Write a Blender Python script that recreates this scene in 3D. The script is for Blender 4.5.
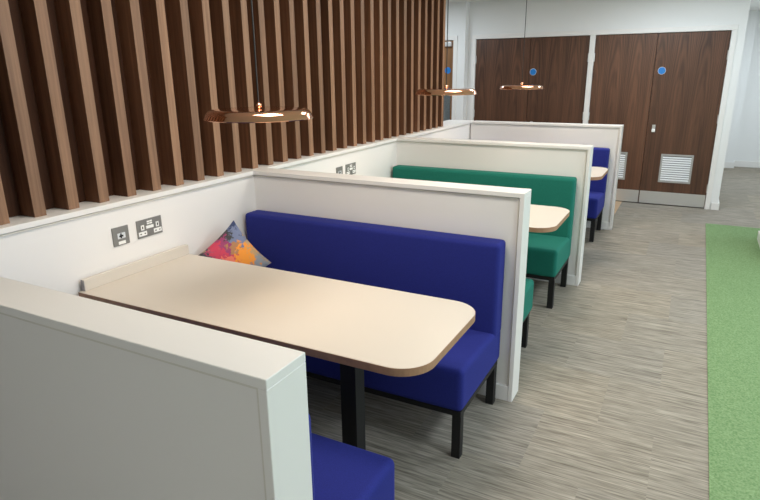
import bpy, bmesh, math, random
from mathutils import Vector, Matrix
random.seed(7)
for o in list(bpy.data.objects): bpy.data.objects.remove(o)
S = bpy.context.scene
C = S.collection

# ------------------------------------------------------------------ camera
F_PX = 583.36
yaw, pit, rol = 0.4858, 0.2959, -0.0104
fw = Vector((-math.sin(yaw)*math.cos(pit), math.cos(yaw)*math.cos(pit), -math.sin(pit)))
r0 = Vector((math.cos(yaw), math.sin(yaw), 0)); u0 = r0.cross(fw)
rt = r0*math.cos(rol) + u0*math.sin(rol); up = -r0*math.sin(rol) + u0*math.cos(rol)
cd = bpy.data.cameras.new('camera'); cam = bpy.data.objects.new('camera', cd); C.objects.link(cam)
cd.sensor_fit = 'HORIZONTAL'; cd.sensor_width = 36; cd.lens = F_PX/760*36; cd.clip_start = 0.02
M = Matrix((rt, up, -fw)).transposed().to_4x4(); M.translation = Vector((2.2242, -0.7495, 1.6319))
cam.matrix_world = M
S.camera = cam

# ------------------------------------------------------------------ world, lights, exposure
W = bpy.data.worlds.new('world'); S.world = W; W.use_nodes = True
W.node_tree.nodes['Background'].inputs[0].default_value = (0.75, 0.88, 1, 1)
W.node_tree.nodes['Background'].inputs[1].default_value = 1.0
S.view_settings.view_transform = 'Standard'; S.view_settings.look = 'None'
S.view_settings.gamma = 1; S.view_settings.exposure = 0.38
CEIL = 2.51

def area(name, loc, rot, sx, sy, power, color, spread=180):
    l = bpy.data.lights.new(name, 'AREA'); l.shape = 'RECTANGLE'; l.size = sx; l.size_y = sy
    l.energy = power; l.color = color; l.spread = math.radians(spread)
    o = bpy.data.objects.new(name, l); C.objects.link(o); o.location = loc; o.rotation_euler = rot
    return o
BOOTH = (1.0, 0.90, 0.79); NEUT = (1.0, 0.96, 0.92); COOL = (0.82, 0.92, 1.0); WARM = (1.0, 0.74, 0.5)
for y in (1.0, 2.9, 4.8):                                   # ceiling panels over the booths
    area('unseen_ceiling_light', (1.15, y, CEIL-0.02), (0, 0, 0), 0.6, 0.6, 17, BOOTH)
area('unseen_ceiling_light', (1.9, 6.1, CEIL-0.02), (0, 0, 0), 0.9, 0.4, 18, COOL)  # unseen lamp added to brighten the wall around the doors
for y in (0.9, 3.3, 5.7):                                       # and over the open floor
    area('unseen_ceiling_light', (3.5, y, CEIL-0.02), (0, 0, 0), 0.6, 0.6, 27, COOL)
area('unseen_ceiling_light', (-1.0, 6.0, CEIL-0.02), (0, 0, 0), 0.6, 0.6, 16, COOL)  # unseen lamp added to brighten the brown door and its wall
area('unseen_ceiling_light', (2.2, -2.5, CEIL-0.02), (0, 0, 0), 1.2, 0.6, 16, (0.98, 0.96, 1.0))  # unseen fill added behind the camera for the nearest partition's face
area('unseen_ceiling_light', (3.6, 9.3, CEIL-0.02), (0, 0, 0), 0.6, 0.6, 28, COOL)
for y in (0.6, 3.4, 6.2):                                       # daylight at the windows in the right wall
    area('window_daylight', (6.45, y, 1.5), (0, math.radians(90), 0), 1.3, 1.9, 22, COOL)

# ------------------------------------------------------------------ materials
def mat(name):
    m = bpy.data.materials.new(name); m.use_nodes = True
    nt = m.node_tree; return m, nt, nt.nodes['Principled BSDF']
def node(nt, t, **kw):
    n = nt.nodes.new(t)
    for k, v in kw.items(): setattr(n, k, v)
    return n
def plain(name, col, rough=0.5, metal=0.0, bump=0.0, bscale=200, var=0.0, vscale=3):
    m, nt, b = mat(name)
    b.inputs['Base Color'].default_value = (*col, 1); b.inputs['Roughness'].default_value = rough
    b.inputs['Metallic'].default_value = metal
    tc = node(nt, 'ShaderNodeTexCoord')
    if bump:
        n = node(nt, 'ShaderNodeTexNoise'); n.inputs['Scale'].default_value = bscale
        nt.links.new(tc.outputs['Object'], n.inputs['Vector'])
        bp = node(nt, 'ShaderNodeBump'); bp.inputs['Strength'].default_value = bump; bp.inputs['Distance'].default_value = 0.002
        nt.links.new(n.outputs['Fac'], bp.inputs['Height']); nt.links.new(bp.outputs['Normal'], b.inputs['Normal'])
    if var:
        n2 = node(nt, 'ShaderNodeTexNoise'); n2.inputs['Scale'].default_value = vscale; n2.inputs['Detail'].default_value = 4
        nt.links.new(tc.outputs['Object'], n2.inputs['Vector'])
        rp = node(nt, 'ShaderNodeValToRGB')
        rp.color_ramp.elements[0].position = 0.3; rp.color_ramp.elements[1].position = 0.7
        rp.color_ramp.elements[0].color = (*[c*(1-var) for c in col], 1)
        rp.color_ramp.elements[1].color = (*[min(1, c*(1+var)) for c in col], 1)
        nt.links.new(n2.outputs['Fac'], rp.inputs['Fac']); nt.links.new(rp.outputs['Color'], b.inputs['Base Color'])
    return m
def math_(nt, op, a, b=None, c=None):
    n = node(nt, 'ShaderNodeMath', operation=op)
    for i, v in enumerate((a, b, c)):
        if v is None: continue
        if isinstance(v, (int, float)): n.inputs[i].default_value = v
        else: nt.links.new(v, n.inputs[i])
    return n.outputs[0]
def mixc(nt, f, a, b):
    n = node(nt, 'ShaderNodeMix', data_type='RGBA')
    for s, v in ((n.inputs['Factor'], f), (n.inputs[6], a), (n.inputs[7], b)):
        if isinstance(v, (int, float)): s.default_value = v
        elif isinstance(v, tuple): s.default_value = (*v, 1) if len(v) == 3 else v
        else: nt.links.new(v, s)
    return n.outputs[2]

def wood(name, dark, light, leaf=False, rough=0.45, tone_var=0.3):
    """vertical-grain veneer; leaf=True adds cathedral figure in 0.36 m sheets"""
    m, nt, b = mat(name)
    tc = node(nt, 'ShaderNodeTexCoord'); oi = node(nt, 'ShaderNodeObjectInfo')
    off = node(nt, 'ShaderNodeVectorMath', operation='SCALE'); off.inputs[0].default_value = (7, 5, 9)
    nt.links.new(oi.outputs['Random'], off.inputs['Scale'])
    ad = node(nt, 'ShaderNodeVectorMath', operation='ADD')
    nt.links.new(tc.outputs['Object'], ad.inputs[0]); nt.links.new(off.outputs[0], ad.inputs[1])
    mp = node(nt, 'ShaderNodeMapping'); mp.inputs['Scale'].default_value = (60, 60, 1.6)
    nt.links.new(ad.outputs[0], mp.inputs['Vector'])
    n1 = node(nt, 'ShaderNodeTexNoise'); n1.inputs['Scale'].default_value = 1.0; n1.inputs['Detail'].default_value = 5
    n1.inputs['Roughness'].default_value = 0.6; n1.inputs['Distortion'].default_value = 0.4
    nt.links.new(mp.outputs[0], n1.inputs['Vector'])
    mp2 = node(nt, 'ShaderNodeMapping'); mp2.inputs['Scale'].default_value = (9, 9, 0.5)
    nt.links.new(ad.outputs[0], mp2.inputs['Vector'])
    n2 = node(nt, 'ShaderNodeTexNoise'); n2.inputs['Scale'].default_value = 1.0; n2.inputs['Detail'].default_value = 2
    nt.links.new(mp2.outputs[0], n2.inputs['Vector'])
    f = math_(nt, 'ADD', math_(nt, 'MULTIPLY', n1.outputs['Fac'], 0.6), math_(nt, 'MULTIPLY', n2.outputs['Fac'], 0.5))
    if leaf:
        sx = node(nt, 'ShaderNodeSeparateXYZ'); nt.links.new(tc.outputs['Object'], sx.inputs[0])
        u = math_(nt, 'SUBTRACT', math_(nt, 'FRACT', math_(nt, 'DIVIDE', math_(nt, 'ADD', sx.outputs[0], 10.0), 0.243)), 0.5)
        u2 = math_(nt, 'MULTIPLY', math_(nt, 'MULTIPLY', u, u), 6.0)
        lf = node(nt, 'ShaderNodeTexNoise'); lf.inputs['Scale'].default_value = 1.0; lf.inputs['Detail'].default_value = 2
        mp3 = node(nt, 'ShaderNodeMapping'); mp3.inputs['Scale'].default_value = (6, 6, 2.5)
        nt.links.new(ad.outputs[0], mp3.inputs['Vector']); nt.links.new(mp3.outputs[0], lf.inputs['Vector'])
        ph = math_(nt, 'ADD', math_(nt, 'ADD', math_(nt, 'MULTIPLY', u2, 6.0), math_(nt, 'MULTIPLY', sx.outputs[2], 5.0)), math_(nt, 'MULTIPLY', lf.outputs['Fac'], 4.0))
        w = math_(nt, 'SINE', math_(nt, 'MULTIPLY', ph, 3.0))
        zf = node(nt, 'ShaderNodeMapRange'); zf.inputs['From Min'].default_value = 0.9; zf.inputs['From Max'].default_value = 2.0
        zf.inputs['To Min'].default_value = 0.02; zf.inputs['To Max'].default_value = 0.12
        nt.links.new(sx.outputs[2], zf.inputs['Value'])
        f = math_(nt, 'ADD', f, math_(nt, 'MULTIPLY', w, zf.outputs[0]))
    rp = node(nt, 'ShaderNodeValToRGB')
    rp.color_ramp.elements[0].position = 0.35; rp.color_ramp.elements[1].position = 0.75
    rp.color_ramp.elements[0].color = (*dark, 1); rp.color_ramp.elements[1].color = (*light, 1)
    nt.links.new(f, rp.inputs['Fac'])
    br = math_(nt, 'ADD', math_(nt, 'MULTIPLY', oi.outputs['Random'], tone_var), 1-tone_var/2)  # random brightness per object
    hsv = node(nt, 'ShaderNodeHueSaturation'); nt.links.new(rp.outputs['Color'], hsv.inputs['Color']); nt.links.new(br, hsv.inputs['Value'])
    nt.links.new(hsv.outputs['Color'], b.inputs['Base Color'])
    b.inputs['Roughness'].default_value = rough
    bp = node(nt, 'ShaderNodeBump'); bp.inputs['Strength'].default_value = 0.15; bp.inputs['Distance'].default_value = 0.001
    nt.links.new(n1.outputs['Fac'], bp.inputs['Height']); nt.links.new(bp.outputs['Normal'], b.inputs['Normal'])
    return m

def fabric(name, col, col2):
    m, nt, b = mat(name)
    tc = node(nt, 'ShaderNodeTexCoord')
    n = node(nt, 'ShaderNodeTexNoise'); n.inputs['Scale'].default_value = 260; n.inputs['Detail'].default_value = 2
    nt.links.new(tc.outputs['Object'], n.inputs['Vector'])
    nt.links.new(mixc(nt, n.outputs['Fac'], col, col2), b.inputs['Base Color'])
    b.inputs['Roughness'].default_value = 0.9
    b.inputs['Sheen Weight'].default_value = 0.25; b.inputs['Sheen Roughness'].default_value = 0.4
    b.inputs['Sheen Tint'].default_value = (*[min(1, c*2+0.1) for c in col2], 1)
    b.inputs['Specular IOR Level'].default_value = 0.2
    bp = node(nt, 'ShaderNodeBump'); bp.inputs['Strength'].default_value = 0.3; bp.inputs['Distance'].default_value = 0.001
    nt.links.new(n.outputs['Fac'], bp.inputs['Height']); nt.links.new(bp.outputs['Normal'], b.inputs['Normal'])
    return m

def carpet_striped():
    m, nt, b = mat('striped_carpet')
    tc = node(nt, 'ShaderNodeTexCoord')
    sx = node(nt, 'ShaderNodeSeparateXYZ'); nt.links.new(tc.outputs['Object'], sx.inputs[0])
    X, Y = sx.outputs[0], sx.outputs[1]
    # tiles: rows 0.5 m deep, 0.5 m wide, staggered by half
    row = math_(nt, 'FLOOR', math_(nt, 'DIVIDE', math_(nt, 'ADD', Y, 0.1), 0.5))
    st = math_(nt, 'MULTIPLY', math_(nt, 'MODULO', math_(nt, 'ADD', row, 20), 2.0), 0.5)
    col = math_(nt, 'FLOOR', math_(nt, 'ADD', math_(nt, 'DIVIDE', X, 0.5), st))
    cv = node(nt, 'ShaderNodeCombineXYZ'); nt.links.new(col, cv.inputs[0]); nt.links.new(row, cv.inputs[1])
    wn = node(nt, 'ShaderNodeTexWhiteNoise', noise_dimensions='3D'); nt.links.new(cv.outputs[0], wn.inputs['Vector'])
    rnd = wn.outputs['Value']
    def streak(sxx, syy, seed):
        v = node(nt, 'ShaderNodeCombineXYZ')
        nt.links.new(math_(nt, 'ADD', math_(nt, 'MULTIPLY', X, sxx), math_(nt, 'MULTIPLY', rnd, 40)), v.inputs[0])
        nt.links.new(math_(nt, 'ADD', math_(nt, 'MULTIPLY', Y, syy), math_(nt, 'MULTIPLY', rnd, 0.35)), v.inputs[1])
        v.inputs[2].default_value = seed
        n = node(nt, 'ShaderNodeTexNoise'); n.inputs['Scale'].default_value = 1; n.inputs['Detail'].default_value = 2
        nt.links.new(v.outputs[0], n.inputs['Vector']); return n.outputs['Fac']
    a = streak(3.0, 80, 1.0); c = streak(10, 170, 5.0); e = streak(1.5, 28, 9.0)
    s = math_(nt, 'ADD', math_(nt, 'ADD', math_(nt, 'MULTIPLY', a, 0.45), math_(nt, 'MULTIPLY', c, 0.40)), math_(nt, 'MULTIPLY', e, 0.15))
    rp = node(nt, 'ShaderNodeValToRGB'); cr = rp.color_ramp
    cr.elements[0].position = 0.34; cr.elements[1].position = 0.66
    cr.elements[0].color = (0.145, 0.128, 0.105, 1); cr.elements[1].color = (0.445, 0.402, 0.342, 1)
    e2 = cr.elements.new(0.5); e2.color = (0.29, 0.262, 0.221, 1)
    nt.links.new(s, rp.inputs['Fac'])
    hsv = node(nt, 'ShaderNodeHueSaturation'); nt.links.new(rp.outputs['Color'], hsv.inputs['Color'])
    nt.links.new(math_(nt, 'ADD', math_(nt, 'MULTIPLY', rnd, 0.07), 0.965), hsv.inputs['Value'])
    nt.links.new(math_(nt, 'ADD', math_(nt, 'MULTIPLY', rnd, 0.3), 0.9), hsv.inputs['Saturation'])
    nt.links.new(hsv.outputs['Color'], b.inputs['Base Color'])
    b.inputs['Roughness'].default_value = 0.95; b.inputs['Specular IOR Level'].default_value = 0.1
    bp = node(nt, 'ShaderNodeBump'); bp.inputs['Strength'].default_value = 0.4; bp.inputs['Distance'].default_value = 0.003
    nt.links.new(s, bp.inputs['Height']); nt.links.new(bp.outputs['Normal'], b.inputs['Normal'])
    return m

def carpet_green():
    m, nt, b = mat('green_carpet')
    tc = node(nt, 'ShaderNodeTexCoord')
    n = node(nt, 'ShaderNodeTexNoise'); n.inputs['Scale'].default_value = 110; n.inputs['Detail'].default_value = 3
    nt.links.new(tc.outputs['Object'], n.inputs['Vector'])
    rp = node(nt, 'ShaderNodeValToRGB')
    rp.color_ramp.elements[0].position = 0.3; rp.color_ramp.elements[1].position = 0.75
    rp.color_ramp.elements[0].color = (0.13, 0.225, 0.095, 1); rp.color_ramp.elements[1].color = (0.26, 0.375, 0.19, 1)
    nt.links.new(n.outputs['Fac'], rp.inputs['Fac']); nt.links.new(rp.outputs['Color'], b.inputs['Base Color'])
    b.inputs['Roughness'].default_value = 0.95; b.inputs['Specular IOR Level'].default_value = 0.1
    bp = node(nt, 'ShaderNodeBump'); bp.inputs['Strength'].default_value = 0.5; bp.inputs['Distance'].default_value = 0.003
    nt.links.new(n.outputs['Fac'], bp.inputs['Height']); nt.links.new(bp.outputs['Normal'], b.inputs['Normal'])
    return m

def cushion_mat():
    m, nt, b = mat('watercolour_cushion')
    tc = node(nt, 'ShaderNodeTexCoord')
    n = node(nt, 'ShaderNodeTexNoise'); n.inputs['Scale'].default_value = 19; n.inputs['Detail'].default_value = 5
    n.inputs['Roughness'].default_value = 0.65
    nt.links.new(tc.outputs['Object'], n.inputs['Vector'])
    vo = node(nt, 'ShaderNodeTexVoronoi'); vo.inputs['Scale'].default_value = 60
    nt.links.new(tc.outputs['Object'], vo.inputs['Vector'])
    sc = node(nt, 'ShaderNodeVectorMath', operation='SCALE'); sc.inputs['Scale'].default_value = 0.21
    sub = node(nt, 'ShaderNodeVectorMath', operation='SUBTRACT'); sub.inputs[1].default_value = (0.5, 0.5, 0.5)
    nt.links.new(n.outputs['Color'], sub.inputs[0]); nt.links.new(sub.outputs[0], sc.inputs[0])
    sc2 = node(nt, 'ShaderNodeVectorMath', operation='SCALE'); sc2.inputs['Scale'].default_value = 0.03
    nt.links.new(vo.outputs['Color'], sc2.inputs[0])
    a1 = node(nt, 'ShaderNodeVectorMath', operation='ADD'); nt.links.new(tc.outputs['Object'], a1.inputs[0]); nt.links.new(sc.outputs[0], a1.inputs[1])
    a2 = node(nt, 'ShaderNodeVectorMath', operation='ADD'); nt.links.new(a1.outputs[0], a2.inputs[0]); nt.links.new(sc2.outputs[0], a2.inputs[1])
    col = (0.36, 0.27, 0.19)
    # blobs in the cushion's own plane (x across, z up; top corner is at +z)
    blobs = [((0.00, 0.21), 0.10, (0.03, 0.045, 0.12)), ((0.03, 0.12), 0.075, (0.17, 0.20, 0.32)), ((-0.04, 0.15), 0.05, (0.05, 0.05, 0.055)),
             ((0.11, 0.03), 0.08, (0.50, 0.33, 0.17)), ((0.15, -0.04), 0.05, (0.28, 0.30, 0.33)), ((0.04, 0.0), 0.095, (0.85, 0.30, 0.035)),
             ((-0.055, 0.055), 0.085, (0.58, 0.05, 0.10)), ((-0.05, 0.0), 0.045, (0.80, 0.20, 0.13)), ((-0.035, 0.10), 0.04, (0.32, 0.05, 0.15)),
             ((-0.145, 0.04), 0.045, (0.05, 0.05, 0.075)), ((-0.10, 0.0), 0.04, (0.05, 0.09, 0.22)), ((-0.12, 0.075), 0.02, (0.4, 0.06, 0.12)), ((-0.2, 0.03), 0.045, (0.02, 0.02, 0.02)), ((0.0, 0.075), 0.03, (0.42, 0.20, 0.09)),
             ((0.05, -0.12), 0.08, (0.12, 0.16, 0.33)), ((-0.06, -0.14), 0.07, (0.7, 0.12, 0.12))]
    for (x, z), r, c in blobs:
        sm = node(nt, 'ShaderNodeVectorMath', operation='MULTIPLY'); sm.inputs[1].default_value = (1, 0, 1)
        nt.links.new(a2.outputs[0], sm.inputs[0])
        d = node(nt, 'ShaderNodeVectorMath', operation='DISTANCE'); d.inputs[1].default_value = (x+0.015, 0, z+0.015)
        nt.links.new(sm.outputs[0], d.inputs[0])
        mr = node(nt, 'ShaderNodeMapRange'); mr.inputs['From Min'].default_value = r; mr.inputs['From Max'].default_value = r*0.8
        nt.links.new(d.outputs['Value'], mr.inputs['Value'])
        col = mixc(nt, mr.outputs[0], col, c)
    nt.links.new(col, b.inputs['Base Color']); b.inputs['Roughness'].default_value = 0.85
    return m

def glassmat():
    m, nt, b = mat('vision_glass')
    b.inputs['Base Color'].default_value = (0.8, 0.88, 0.9, 1); b.inputs['Roughness'].default_value = 0.05
    b.inputs['Transmission Weight'].default_value = 0.85
    return m
def emit(name, col, st):
    m, nt, b = mat(name); b.inputs['Base Color'].default_value = (*col, 1)
    b.inputs['Emission Color'].default_value = (*col, 1); b.inputs['Emission Strength'].default_value = st
    return m

WHITE = plain('white_satin_paint', (0.80, 0.78, 0.755), 0.38, bump=0.02, bscale=90)
WALLP = plain('white_emulsion', (0.80, 0.80, 0.79), 0.7, bump=0.03, bscale=120)
CEILM = plain('ceiling_emulsion', (0.82, 0.82, 0.79), 0.8)
SLAT = wood('lit_walnut_slat', (0.14, 0.066, 0.032), (0.34, 0.188, 0.103), rough=0.5)  # slat fronts: the ceiling light they catch is put into the colour
SLAT_SHADE = wood('shaded_walnut_slat', (0.062, 0.026, 0.013), (0.20, 0.088, 0.045), rough=0.5)  # same walnut on the slat sides, with their shade put into the colour
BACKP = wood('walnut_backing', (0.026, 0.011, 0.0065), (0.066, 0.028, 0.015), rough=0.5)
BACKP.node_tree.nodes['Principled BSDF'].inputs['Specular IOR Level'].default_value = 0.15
SLAT_SHADE.node_tree.nodes['Principled BSDF'].inputs['Specular IOR Level'].default_value = 0.25
DOORM = wood('walnut_door', (0.050, 0.021, 0.011), (0.150, 0.066, 0.034), leaf=True, rough=0.42, tone_var=0.15)
DOORO = wood('oak_brown_door', (0.16, 0.07, 0.025), (0.38, 0.19, 0.075), rough=0.42)
OAKF = plain('pale_oak_floor', (0.50, 0.34, 0.21), 0.5, var=0.1, vscale=8)
CARPET = carpet_striped(); GREEN = carpet_green()
BLUE = fabric('royal_blue_fabric', (0.013, 0.019, 0.145), (0.026, 0.034, 0.255))
GRN = fabric('emerald_fabric', (0.008, 0.108, 0.080), (0.018, 0.20, 0.150))
BEAD = plain('cream_bead', (0.68, 0.655, 0.59), 0.5)
BLACK = plain('black_powder_coat', (0.0035, 0.0035, 0.004), 0.6)
LAMI = plain('cream_laminate', (0.62, 0.565, 0.495), 0.36, bump=0.015, bscale=300)
EDGE = plain('tan_edge_band', (0.36, 0.20, 0.115), 0.5, var=0.12, vscale=30)
ALU = plain('cut_aluminium_end', (0.35, 0.33, 0.32), 0.5)
STEEL = plain('brushed_steel', (0.75, 0.75, 0.74), 0.35, 0.85, bump=0.03, bscale=60)
GRILLE = plain('satin_aluminium', (0.68, 0.70, 0.72), 0.45, 0.2)
GFRAME = plain('anodised_frame', (0.40, 0.39, 0.375), 0.45, 0.2)
PLATE = plain('gunmetal_plate', (0.25, 0.245, 0.23), 0.4, 0.4)
PWHITE = plain('white_plastic', (0.85, 0.85, 0.83), 0.35)
PBLACK = plain('black_plastic', (0.01, 0.01, 0.01), 0.4)
SIGN = plain('blue_sign', (0.015, 0.19, 0.56), 0.4)
COPPER = plain('polished_copper', (0.80, 0.43, 0.28), 0.10, 1.0)
CORD = plain('black_flex', (0.01, 0.01, 0.01), 0.5)
CUSH = cushion_mat(); GLASS = glassmat()
LED = emit('warm_led_diffuser', (1.0, 0.82, 0.60), 6.0)

# ------------------------------------------------------------------ mesh helpers
def BM(): return bmesh.new()
def box(bm, x0, x1, y0, y1, z0, z1, bev=0.0, seg=2):
    r = bmesh.ops.create_cube(bm, size=1.0)['verts']
    for v in r:
        v.co = Vector(((x0+x1)/2+v.co.x*(x1-x0), (y0+y1)/2+v.co.y*(y1-y0), (z0+z1)/2+v.co.z*(z1-z0)))
    if bev:
        es = list({e for v in r for e in v.link_edges})
        bmesh.ops.bevel(bm, geom=es, offset=bev, segments=seg, profile=0.6, affect='EDGES')
def cyl(bm, r, p0, p1, seg=16, r2=None):
    p0, p1 = Vector(p0), Vector(p1); d = p1-p0
    vs = bmesh.ops.create_cone(bm, cap_ends=True, segments=seg, radius1=r, radius2=r if r2 is None else r2, depth=d.length)['verts']
    q = d.to_track_quat('Z', 'Y')
    for v in vs: v.co = q @ v.co + (p0+p1)/2
def prism(bm, pts, y0, y1, axis='z'):
    """closed outline pts extruded between y0 and y1 along axis"""
    def P(a, b, c): return {'z': (a, b, c), 'y': (a, c, b), 'x': (c, a, b)}[axis]
    lo = [bm.verts.new(P(a, b, y0)) for a, b in pts]; hi = [bm.verts.new(P(a, b, y1)) for a, b in pts]
    n = len(pts); bm.faces.new(lo[::-1]); bm.faces.new(hi)
    for i in range(n): bm.faces.new((lo[i], lo[(i+1) % n], hi[(i+1) % n], hi[i]))
def lathe(bm, prof, seg=64, cx=0, cy=0):
    rings = []
    for r, z in prof:
        if r < 1e-6: rings.append([bm.verts.new((cx, cy, z))])
        else: rings.append([bm.verts.new((cx+r*math.cos(2*math.pi*i/seg), cy+r*math.sin(2*math.pi*i/seg), z)) for i in range(seg)])
    for a, b in zip(rings, rings[1:]):
        for i in range(seg):
            j = (i+1) % seg
            if len(a) == 1 and len(b) > 1: bm.faces.new((a[0], b[j], b[i]))
            elif len(b) == 1 and len(a) > 1: bm.faces.new((a[i], a[j], b[0]))
            elif len(a) > 1: bm.faces.new((a[i], a[j], b[j], b[i]))
def obj(name, bm, m, parent=None, smooth=False, label=None):
    bmesh.ops.recalc_face_normals(bm, faces=bm.faces)
    me = bpy.data.meshes.new(name); bm.to_mesh(me); bm.free(); me.materials.append(m)
    if smooth:
        for p in me.polygons: p.use_smooth = True
        try: me.set_sharp_from_angle(angle=math.radians(40))
        except Exception: pass
    o = bpy.data.objects.new(name, me); C.objects.link(o)
    if parent: o.parent = parent
    if label: o['label'] = label
    return o
def bx(name, m, parent, *a, **k):
    lab = k.pop('label', None); sm = k.pop('smooth', False)
    bm = BM(); box(bm, *a, **k); return obj(name, bm, m, parent, sm, lab)
def thing(name, label, cat, loc=(0, 0, 0), rz=0, group=None):
    o = bpy.data.objects.new(name, None); C.objects.link(o); o.empty_display_size = 0.1
    o.location = loc; o.rotation_euler = (0, 0, rz); o['label'] = label; o['category'] = cat
    if group: o['group'] = group
    return o
def struct(name, bm, m, parent=None):
    o = obj(name, bm, m, parent)
    if not parent: o['kind'] = 'structure'
    return o
def sbox(name, m, *a, **k):
    bm = BM(); box(bm, *a, **k); return struct(name, bm, m)
def dup(root, loc=None, rz=None, label=None, remat=None, only=None):
    def cp(o, par):
        c = o.copy()
        if remat and o.type == 'MESH' and o.data.materials[0] in remat:
            c.data = o.data.copy(); c.data.materials[0] = remat[o.data.materials[0]]
        C.objects.link(c); c.parent = par
        for ch in list(o.children): cp(ch, c)
        return c
    c = cp(root, None)
    if loc is not None: c.location = loc
    if rz is not None: c.rotation_euler = (0, 0, rz)
    if label: c['label'] = label
    return c

# ------------------------------------------------------------------ dimensions
D = 1.8976      # booth spacing
T = 0.128      # partition thickness
L = 1.587      # partition length
H = 1.09       # partition height
YD = 7.220     # wall with the doors
YB = 11.1
XL, XR, YN = -2.2, 6.5, -3.0

# ------------------------------------------------------------------ room shell
sbox('floor', CARPET, XL, XR, YN, YB+0.2, -0.06, 0.0)
bm = BM(); box(bm, -1.4, 1.548, 3*D+T+0.45, YD, 0.0, 0.004); struct('floor', bm, OAKF)
g = obj('green_carpet', (lambda b: (prism(b, [(2.454, -2.6), (5.6, -2.6), (5.6, 6.43), (2.494, 6.43)], 0.0, 0.004), b)[1])(BM()), GREEN)
g['label'] = 'green carpet strip laid along the right side of the striped floor'; g['category'] = 'carpet'
sbox('ceiling', CEILM, XL, XR, YN, YB+0.2, CEIL, CEIL+0.1)
sbox('wall_left', WALLP, XL-0.1, XL, YN, YB+0.2, 0, CEIL)
sbox('wall_near', WALLP, XL, XR, YN-0.1, YN, 0, CEIL)
# far wall with the doorways: pieces around openings
bm = BM()
box(bm, -0.60, -0.545, YD, YD+0.15, 0, CEIL)
box(bm, -0.545, 2.54, YD, YD+0.15, 2.095, CEIL)
box(bm, 2.54, 2.62, YD, YD+0.15, 0, CEIL)
struct('wall_far', bm, WALLP)
bm = BM()                                            # the part standing 12 cm proud, with the brown door
box(bm, XL, -1.78, YD-0.12, YD+0.15, 0, CEIL); box(bm, -1.78, -0.7075, YD-0.12, YD+0.15, 2.089, CEIL)
box(bm, -0.7075, -0.60, YD-0.12, YD+0.15, 0, CEIL)
struct('wall_far', bm, WALLP)
sbox('wall_corridor', WALLP, 2.47, 2.62, YD+0.15, YB-0.22, 0, CEIL)
bm = BM(); box(bm, XL, XR, YB, YB+0.15, 0, CEIL); box(bm, 2.0, 2.935, YB-0.22, YB, 0, CEIL); struct('wall_back', bm, WALLP)
bm = BM(); box(bm, 2.951, XR, YB-0.016, YB, 0, 0.10); box(bm, 2.62, 2.951, YB-0.236, YB-0.22, 0, 0.10); box(bm, 2.935, 2.951, YB-0.22, YB, 0, 0.10); struct('baseboard_back', bm, WHITE)
bm = BM(); box(bm, 2.955, 3.45, 5.0, 5.93, 0, CEIL); struct('wall_pier', bm, WALLP)
bm = BM(); box(bm, 2.940, 2.955, 5.0, 5.945, 0, 0.09, bev=0.004); box(bm, 2.94, 3.45, 5.93, 5.945, 0, 0.09); struct('baseboard_pier', bm, WHITE)
# right wall with three windows
bm = BM(); box(bm, XR, XR+0.15, YN, YB+0.2, 0, 0.85); box(bm, XR, XR+0.15, YN, YB+0.2, 2.15, CEIL)
ys = [YN, -0.35, 1.55, 2.45, 4.35, 5.25, 7.15, YB+0.2]
for a, b_ in zip(ys[0::2], ys[1::2]): box(bm, XR, XR+0.15, a, b_, 0.85, 2.15)
struct('wall_right', bm, WALLP)

# trim around the doors
def frame(n, x0, x1, y, ztop, w=0.055):
    bm = BM()
    box(bm, x0-w, x0, y-0.018, y+0.14, 0, ztop+w, bev=0.004); box(bm, x1, x1+w, y-0.018, y+0.14, 0, ztop+w, bev=0.004)
    box(bm, x0-w, x1+w, y-0.019, y+0.14, ztop, ztop+w, bev=0.004)
    struct('trim_2', bm, WHITE)
frame(3, -1.72, -0.762, YD-0.12, 2.035)
bm = BM()
for a, b_ in ((-0.545, -0.487), (0.978, 1.041), (2.484, 2.540)): box(bm, a, b_, YD-0.018, YD+0.14, 0, 2.041, bev=0.004)
box(bm, -0.545, 2.540, YD-0.018, YD+0.14, 2.041, 2.097, bev=0.004)
struct('trim_1', bm, WHITE)
bm = BM(); box(bm, 2.55, 2.636, YD-0.016, YD-0.001, 0, 0.085, bev=0.003); box(bm, 2.621, 2.636, YD-0.001, YD+1.0, 0, 0.085); struct('baseboard_far', bm, WHITE)

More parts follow.
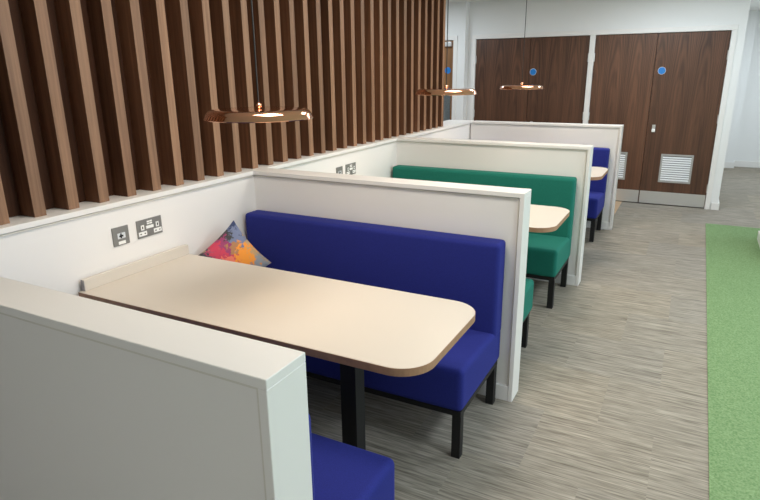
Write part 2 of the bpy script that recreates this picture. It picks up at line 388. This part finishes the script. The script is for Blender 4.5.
# ------------------------------------------------------------------ doors
def door_leaf(n, x0, x1, active, hinge_side):
    w = x1-x0; sg = 0.082 if n == 1 else 0.05; o = sbox('door_%d' % n, DOORM, x0, x1, YD+0.006, YD+0.050, 0.012, 2.038)
    y = YD+0.006
    bx('kick_plate', STEEL, o, x0+0.004, x1-0.004, y-0.003, y, 0.014, 0.168)
    gx0 = x0+0.193 if active else x1-0.187-0.357
    gx1 = gx0+0.357
    bm = BM()
    for a in ((gx0, gx1, 0.290, 0.312), (gx0, gx1, 0.616, 0.638)): box(bm, a[0], a[1], y-0.010, y, a[2], a[3], bev=0.002)
    for a in ((gx0, gx0+0.022), (gx1-0.022, gx1)): box(bm, a[0], a[1], y-0.010, y, 0.312, 0.616, bev=0.002)
    gr = obj('vent_grille', bm, GFRAME, o)
    bx('grille_backing', PBLACK, gr, gx0+0.02, gx1-0.02, y-0.0015, y-0.0003, 0.31, 0.618)
    bm = BM()
    for k in range(11):
        z = 0.314+k*0.0272
        prism(bm, [(y-0.004, z+0.020), (y-0.002, z+0.021), (y-0.008, z+0.001), (y-0.010, z+0.002)][::-1], gx0+0.022, gx1-0.022, 'x')
    obj('louvre', bm, GRILLE, gr)
    if active:
        bm = BM(); cyl(bm, 0.043, (x0+sg, y, 1.615), (x0+sg, y-0.002, 1.615), 32); s = obj('fire_door_sign', bm, PWHITE, o, label='round blue sign with a thin white rim')
        bm = BM(); cyl(bm, 0.040, (x0+sg, y-0.002, 1.615), (x0+sg, y-0.003, 1.615), 32); obj('sign_face', bm, SIGN, s)
        bm = BM(); box(bm, x0+0.052, x0+0.088, y-0.006, y, 0.895, 0.985, bev=0.004)
        th = obj('lock_plate', bm, STEEL, o)
        bm = BM(); box(bm, x0+0.05, x0+0.09, y-0.03, y-0.006, 0.898, 0.932, bev=0.008, seg=3); obj('thumb_turn', bm, PWHITE, th, True)
    hx = x1 if hinge_side > 0 else x0
    for z in (0.25, 1.07, 1.78):
        bm = BM(); cyl(bm, 0.007, (hx, y-0.006, z-0.05), (hx, y-0.006, z+0.05), 12); obj('hinge', bm, STEEL, o, True)
door_leaf(1, 1.742, 2.481, True, 1)
door_leaf(2, 1.044, 1.737, False, -1)
door_leaf(3, 0.249, 0.975, True, 1)
door_leaf(4, -0.484, 0.244, False, -1)
bm = BM(); yb = YD-0.12
box(bm, -1.717, -0.972, yb+0.01, yb+0.055, 0.01, 2.030); box(bm, -0.772, -0.765, yb+0.01, yb+0.055, 0.01, 2.030)
bm.free(); bm = BM()
GX0, GX1, GZ0, GZ1 = -0.915, -0.795, 0.85, 1.34
box(bm, -1.717, GX0, yb+0.01, yb+0.055, 0.01, 2.030); box(bm, GX1, -0.765, yb+0.01, yb+0.055, 0.01, 2.030)
box(bm, GX0, GX1, yb+0.01, yb+0.055, 0.01, GZ0); box(bm, GX0, GX1, yb+0.01, yb+0.055, GZ1, 2.030)
d5 = struct('door_5', bm, DOORO)
bx('vision_panel', GLASS, d5, GX0, GX1, yb+0.028, yb+0.036, GZ0, GZ1)
bx('door_closer', STEEL, d5, -1.15, -0.785, yb-0.035, yb+0.01, 1.955, 2.012, bev=0.004)
bm = BM(); cyl(bm, 0.043, (-0.842, yb+0.01, 1.645), (-0.842, yb+0.007, 1.645), 32); obj('fire_door_sign', bm, SIGN, d5, label='round blue sign')

# ------------------------------------------------------------------ low wall behind the booths, panelled like the partitions
bm = BM()
yE = 3*D+T
box(bm, -0.145, -0.012, 0, yE, 0, 1.068)
box(bm, -0.30, -0.145, 0, yE, 0, 1.0899)
box(bm, -0.145, 0.0, 0, yE, 1.068, H, bev=0.0015)
box(bm, -0.012, 0.0, 0, yE, 0.0, 0.02)
struct('wall_booth', bm, WHITE)
bm = BM()
for k in range(3): box(bm, -0.012, -0.004, k*D+T+0.001, (k+1)*D-0.001, 1.058, 1.064, bev=0.001, seg=1)
struct('trim_3', bm, BEAD)

# ------------------------------------------------------------------ slatted walnut screen
scr = thing('slatted_screen', 'tall dark walnut screen of upright slats standing on the low white wall', 'screen', (-0.145, 0, H))
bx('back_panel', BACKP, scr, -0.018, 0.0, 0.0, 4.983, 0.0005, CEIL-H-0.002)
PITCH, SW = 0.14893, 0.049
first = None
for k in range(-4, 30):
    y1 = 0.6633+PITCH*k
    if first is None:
        bm = BM(); box(bm, 0.0005, 0.092, -SW, 0, 0.0005, CEIL-H-0.002); first = obj('slat', bm, SLAT_SHADE, scr); s = first
        fe = bx('lit_front', SLAT, first, 0.0921, 0.095, -SW, 0, 0.0005, CEIL-H-0.002, label='slat front with ceiling light painted in')  # thin strip carrying the painted light of the slat front
    else:
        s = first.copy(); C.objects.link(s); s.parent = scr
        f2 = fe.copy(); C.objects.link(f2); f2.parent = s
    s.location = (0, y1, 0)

# ------------------------------------------------------------------ partitions
def partition():
    t = thing('booth_partition', '', 'partition', (0, 0, 0), 0, None)
    bm = BM(); w = 0.022; RC = 0.014
    box(bm, 0, L, 0, T, H-w, H, bev=0.0015, seg=1)                   # cap
    box(bm, L-w, L, 0, T, 0, H-w, bev=0.0015, seg=1)                 # end post
    obj('frame', bm, WHITE, t)
    bx('panel', WHITE, t, -0.016, L-w, RC, T-RC, 0, H-w)
    bm = BM(); g, q = 0.003, 0.006
    for ya, yb_ in ((RC-0.008, RC), (T-RC, T-RC+0.008)):
        box(bm, 0.002, L-w-g, ya, yb_, H-w-g-q, H-w-g, bev=0.001, seg=1)
        box(bm, L-w-g-q, L-w-g, ya, yb_, 0.083, H-w-g-q, bev=0.001, seg=1)
    obj('bead', bm, BEAD, t)
    bm = BM(); box(bm, 0.001, L-w-0.001, 0.001, RC, 0, 0.082, bev=0.003); box(bm, 0.001, L-w-0.001, T-RC, T-0.001, 0, 0.082, bev=0.003)
    obj('skirting', bm, WHITE, t)
    return t
p0 = partition(); p0.location = (0.0005, 0, 0); GP = 'white partitions between the booths'
p0['group'] = GP; p0['label'] = 'white panelled booth partition nearest the camera, in the bottom left corner'
dup(p0, (-0.004, D, 0), label='white booth partition behind the backrest of the near blue bench')
dup(p0, (0.0005, 2*D, 0), label='white booth partition behind the long green bench backrest')
dup(p0, (0.016, 3*D, 0), label='farthest white booth partition, just in front of the walnut doors')

# ------------------------------------------------------------------ benches
def bench():
    t = thing('booth_bench', '', 'bench', (0.775, 0, 0), 0, 'upholstered booth benches')
    X0, X1 = -0.765, 0.737
    bm = BM(); box(bm, X0, X1, -0.572, -0.004, 0.236, 0.439, bev=0.030, seg=5)
    for v in bm.verts:
        if v.co.z > 0.33: v.co.z -= 0.024*(v.co.y+0.572)/0.568
    obj('seat', bm, BLUE, t, True)
    bm = BM(); box(bm, X0, X1, -0.122, -0.003, 0.385, 0.866, bev=0.024, seg=4); obj('backrest', bm, BLUE, t, True)
    bm = BM()
    box(bm, X0+0.015, X1-0.008, -0.560, -0.520, 0.212, 0.2355); box(bm, X0+0.015, X1-0.008, -0.065, -0.025, 0.212, 0.2355)
    for x in (X0+0.015, X1-0.048): box(bm, x, x+0.04, -0.520, -0.065, 0.212, 0.2355)
    obj('base_frame', bm, BLACK, t)
    for x in (X0+0.015, X1-0.048):
        for y in (-0.557, -0.068):
            bm = BM(); box(bm, x, x+0.04, y, y+0.04, 0.0, 0.2118, bev=0.002); obj('leg', bm, BLACK, t)
    return t
b = bench(); b.location = (0.775, D, 0)
b['label'] = 'royal blue booth bench with full backrest in view behind the near table, cushion on it'
dup(b, (0.748, T+0.000, 0), math.pi, 'royal blue bench seat corner at the bottom, beside the nearest partition')
G = {BLUE: GRN}
dup(b, (0.775, 2*D, 0), 0, 'emerald green booth bench with backrest behind the second table', remat=G)
dup(b, (0.742, D+T, 0), math.pi, 'emerald green bench seat end just peeking out behind the second partition', remat=G)
dup(b, (0.775, 3*D, 0), 0, 'royal blue bench with backrest in the farthest booth against the last partition')
dup(b, (0.742, 2*D+T, 0), math.pi, 'royal blue bench of the farthest booth, almost hidden behind the green booth partition')

# ------------------------------------------------------------------ tables
def table():
    t = thing('booth_table', '', 'table', (0, 0, 0), 0, 'cream topped booth tables')
    X1, Y0, Y1, R, Z = 1.588, 0.707, 1.3255, 0.120, 0.749
    def outline(e=0.0):
        pts = [(0.001, Y0+e), ]
        for i in range(13):
            a = -math.pi/2+i*math.pi/24; pts.append((X1-R+(R-e)*math.cos(a), Y0+R+(R-e)*math.sin(a)))
        for i in range(13):
            a = i*math.pi/24; pts.append((X1-R+(R-e)*math.cos(a), Y1-R+(R-e)*math.sin(a)))
        pts.append((0.001, Y1-e)); return pts
    bm = BM(); prism(bm, outline(0.0015), Z-0.0272, Z); obj('tabletop', bm, LAMI, t)
    bm = BM()                                          # edge band: thin strip around the outline
    o_, i_ = outline(0.0), outline(0.0014); n = len(o_)
    for z0, z1 in ((Z-0.028, Z-0.001),):
        vo = [[bm.verts.new((x, y, z)) for x, y in o_] for z in (z0, z1)]; vi = [[bm.verts.new((x, y, z)) for x, y in i_] for z in (z0, z1)]
        for k in range(n-1):
            bm.faces.new((vo[0][k], vo[0][k+1], vo[1][k+1], vo[1][k])); bm.faces.new((vi[0][k+1], vi[0][k], vi[1][k], vi[1][k+1]))
            bm.faces.new((vo[1][k], vo[1][k+1], vi[1][k+1], vi[1][k])); bm.faces.new((vo[0][k+1], vo[0][k], vi[0][k], vi[0][k+1]))
        for k in (0, n-1): bm.faces.new((vo[0][k], vo[1][k], vi[1][k], vi[0][k]))
    obj('edge_band', bm, EDGE, t, label='tan wood-look edge band')
    up_ = bx('upstand', LAMI, t, 0.001, 0.022, 0.727, 1.324, Z+0.0003, 0.799, bev=0.001, seg=1)
    bx('cut_end', ALU, up_, 0.002, 0.021, 0.7255, 0.727, Z+0.001, 0.798)
    bx('pedestal', BLACK, t, 1.125, 1.195, 0.985, 1.055, 0.0085, 0.716, bev=0.002)
    bx('foot_plate', BLACK, t, 1.04, 1.28, 0.90, 1.14, 0.0, 0.008, bev=0.002)
    bx('top_bracket', BLACK, t, 0.95, 1.37, 0.93, 1.11, 0.7165, 0.7215)
    return t
t = table(); t['label'] = 'long cream booth table with tan edge in the near blue booth'
dup(t, (0, D, 0), label='cream booth table end showing over the second partition, between the green benches')
dup(t, (0, 2*D, 0), label='cream table end in the farthest booth beside the blue backrest')

# ------------------------------------------------------------------ sockets on the low wall (x = -0.012 panel face)
def socket(y0, label):
    X = -0.012
    t = thing('power_outlet', label, 'socket', (X, y0+0.008, 0.936), 0, 'double power outlets on the booth wall')
    bx('face_plate', PLATE, t, 0.0003, 0.0055, -0.073, 0.073, -0.043, 0.043, bev=0.0015)
    for s in (-1, 1):
        c = s*0.044
        bx('socket_insert', PWHITE, t, 0.0056, 0.0066, c-0.023, c+0.023, -0.033, -0.013)
        bm = BM(); box(bm, 0.0067, 0.0070, c-0.016, c-0.008, -0.026, -0.021); box(bm, 0.0067, 0.0070, c+0.008, c+0.016, -0.026, -0.021); obj('pin_slot', bm, PBLACK, t)
        q = bx('rocker_switch', PWHITE, t, 0.0056, 0.0085, c-0.009, c+0.009, -0.006, 0.018, bev=0.001)
        bx('switch_slot', PBLACK, q, 0.0086, 0.0089, c-0.003, c+0.003, 0.0, 0.012)
    bx('usb_module', PWHITE, t, 0.0056, 0.0066, -0.022, 0.022, -0.004, 0.010)
    bm = BM()
    for y in (-0.012, 0.004): 
        for z in (0.016, 0.026): box(bm, 0.0056, 0.0066, y-0.003, y+0.011, z, z+0.007)
    obj('usb_port', bm, PWHITE, t)
    return t
def data_plate(y0, label):
    X = -0.012
    t = thing('data_outlet', label, 'socket', (X, y0+0.008, 0.933), 0, 'square data outlets on the booth wall')
    bx('face_plate', PLATE, t, 0.0003, 0.0055, -0.043, 0.043, -0.043, 0.043, bev=0.0015)
    bx('port_module', GRILLE, t, 0.0056, 0.0075, -0.020, 0.022, -0.012, 0.014, bev=0.0008)
    bm = BM(); box(bm, 0.0076, 0.0082, -0.012, 0.010, -0.004, 0.004); box(bm, 0.0076, 0.0082, -0.006, 0.002, -0.010, 0.012); obj('port_hole', bm, PBLACK, t)
    bx('name_strip', PWHITE, t, 0.0056, 0.0060, -0.018, 0.020, -0.038, -0.024)
    return t
socket(1.117, 'grey double power outlet with white inserts above the near table')
data_plate(0.9535, 'square grey data outlet with a white strip above the near table')
socket(1.117+D, 'double power outlet on the wall of the green booth, seen just over the partition')
data_plate(0.9535+D, 'square data outlet on the wall of the green booth, seen just over the partition')

# ------------------------------------------------------------------ pendant lamps
def pendant():
    t = thing('pendant_lamp', '', 'pendant lamp', (0.785, 1.02, 1.472), 0, 'copper pendant lamps over the booth tables')
    bm = BM()
    prof = [(0.0, 0.034), (0.09, 0.0339), (0.160, 0.0335), (0.172, 0.0322), (0.182, 0.0285), (0.190, 0.0225), (0.1955, 0.0145), (0.1980, 0.007),
            (0.2005, 0.003), (0.2015, 0.0), (0.2000, -0.002), (0.1965, -0.002), (0.1945, 0.003), (0.190, 0.010), (0.180, 0.016), (0.12, 0.018), (0.0, 0.018)]
    lathe(bm, prof, 96); obj('shade', bm, COPPER, t, True)
    bm = BM(); cyl(bm, 0.09, (0, 0, 0.0175), (0, 0, 0.010), 48); obj('diffuser', bm, LED, t)
    bm = BM(); lathe(bm, [(0.0, 0.057), (0.004, 0.056), (0.010, 0.049), (0.0115, 0.045), (0.010, 0.041), (0.005, 0.036), (0.004, 0.0341), (0.0, 0.0341)], 24); obj('finial', bm, COPPER, t, True)
    bm = BM(); cyl(bm, 0.003, (0, 0, 0.055), (0, 0, CEIL-1.472-0.022), 8); obj('cord', bm, CORD, t)
    bm = BM(); cyl(bm, 0.05, (0, 0, CEIL-1.472-0.022), (0, 0, CEIL-1.472-0.0005), 32); obj('ceiling_rose', bm, COPPER, t)
    return t
pl = pendant(); pl['label'] = 'copper disc pendant lamp hanging over the near blue booth table'
dup(pl, (0.785, 1.02+D, 1.492), label='copper disc pendant lamp over the green booth, at the end of the slats')
dup(pl, (0.785, 1.02+2*D, 1.472), label='copper disc pendant lamp in front of the walnut doors, farthest of the three')
for k in range(3):
    l = bpy.data.lights.new('pendant_light', 'SPOT'); l.energy = 7; l.color = WARM; l.spot_size = math.radians(150); l.spot_blend = 0.8; l.shadow_soft_size = 0.08
    o = bpy.data.objects.new('pendant_light', l); C.objects.link(o); o.location = (0.785, 1.02+k*D, 1.475)

# ------------------------------------------------------------------ cushion
def cushion():
    bm = BM(); a = 0.158; N = 20; top, bot = {}, {}
    for i in range(N+1):
        for j in range(N+1):
            u, v = -1+2*i/N, -1+2*j/N
            pin = 1-0.10*(1-v*v) if True else 1; pinu = 1-0.10*(1-u*u)
            x, z = u*a*pin, v*a*pinu
            h = 0.058*((1-u*u)**0.55)*((1-v*v)**0.55)
            c, s = math.cos(math.radians(34)), math.sin(math.radians(34))
            X, Z = x*c-z*s, x*s+z*c
            top[i, j] = bm.verts.new((X, -h-0.002, Z)); bot[i, j] = bm.verts.new((X, h+0.002, Z))
    for i in range(N):
        for j in range(N):
            bm.faces.new((top[i, j], top[i+1, j], top[i+1, j+1], top[i, j+1])); bm.faces.new((bot[i, j], bot[i, j+1], bot[i+1, j+1], bot[i+1, j]))
    rim = [(i, 0) for i in range(N)]+[(N, j) for j in range(N)]+[(i, N) for i in range(N, 0, -1)]+[(0, j) for j in range(N, 0, -1)]
    for k in range(len(rim)):
        p, q = rim[k], rim[(k+1) % len(rim)]; bm.faces.new((top[p], bot[p], bot[q], top[q]))
    o = obj('cushion', bm, CUSH, None, True)
    o['label'] = 'orange, pink and blue patterned cushion leaning in the corner behind the near table'; o['category'] = 'cushion'
    return o
cu = cushion()
cu.rotation_euler = (math.radians(-12), 0, math.radians(60))
cu.location = (0.127, 1.517, 0.664)
bx('zip_tab', PBLACK, cu, -0.236, -0.190, -0.010, 0.012, 0.034, 0.056, bev=0.003)
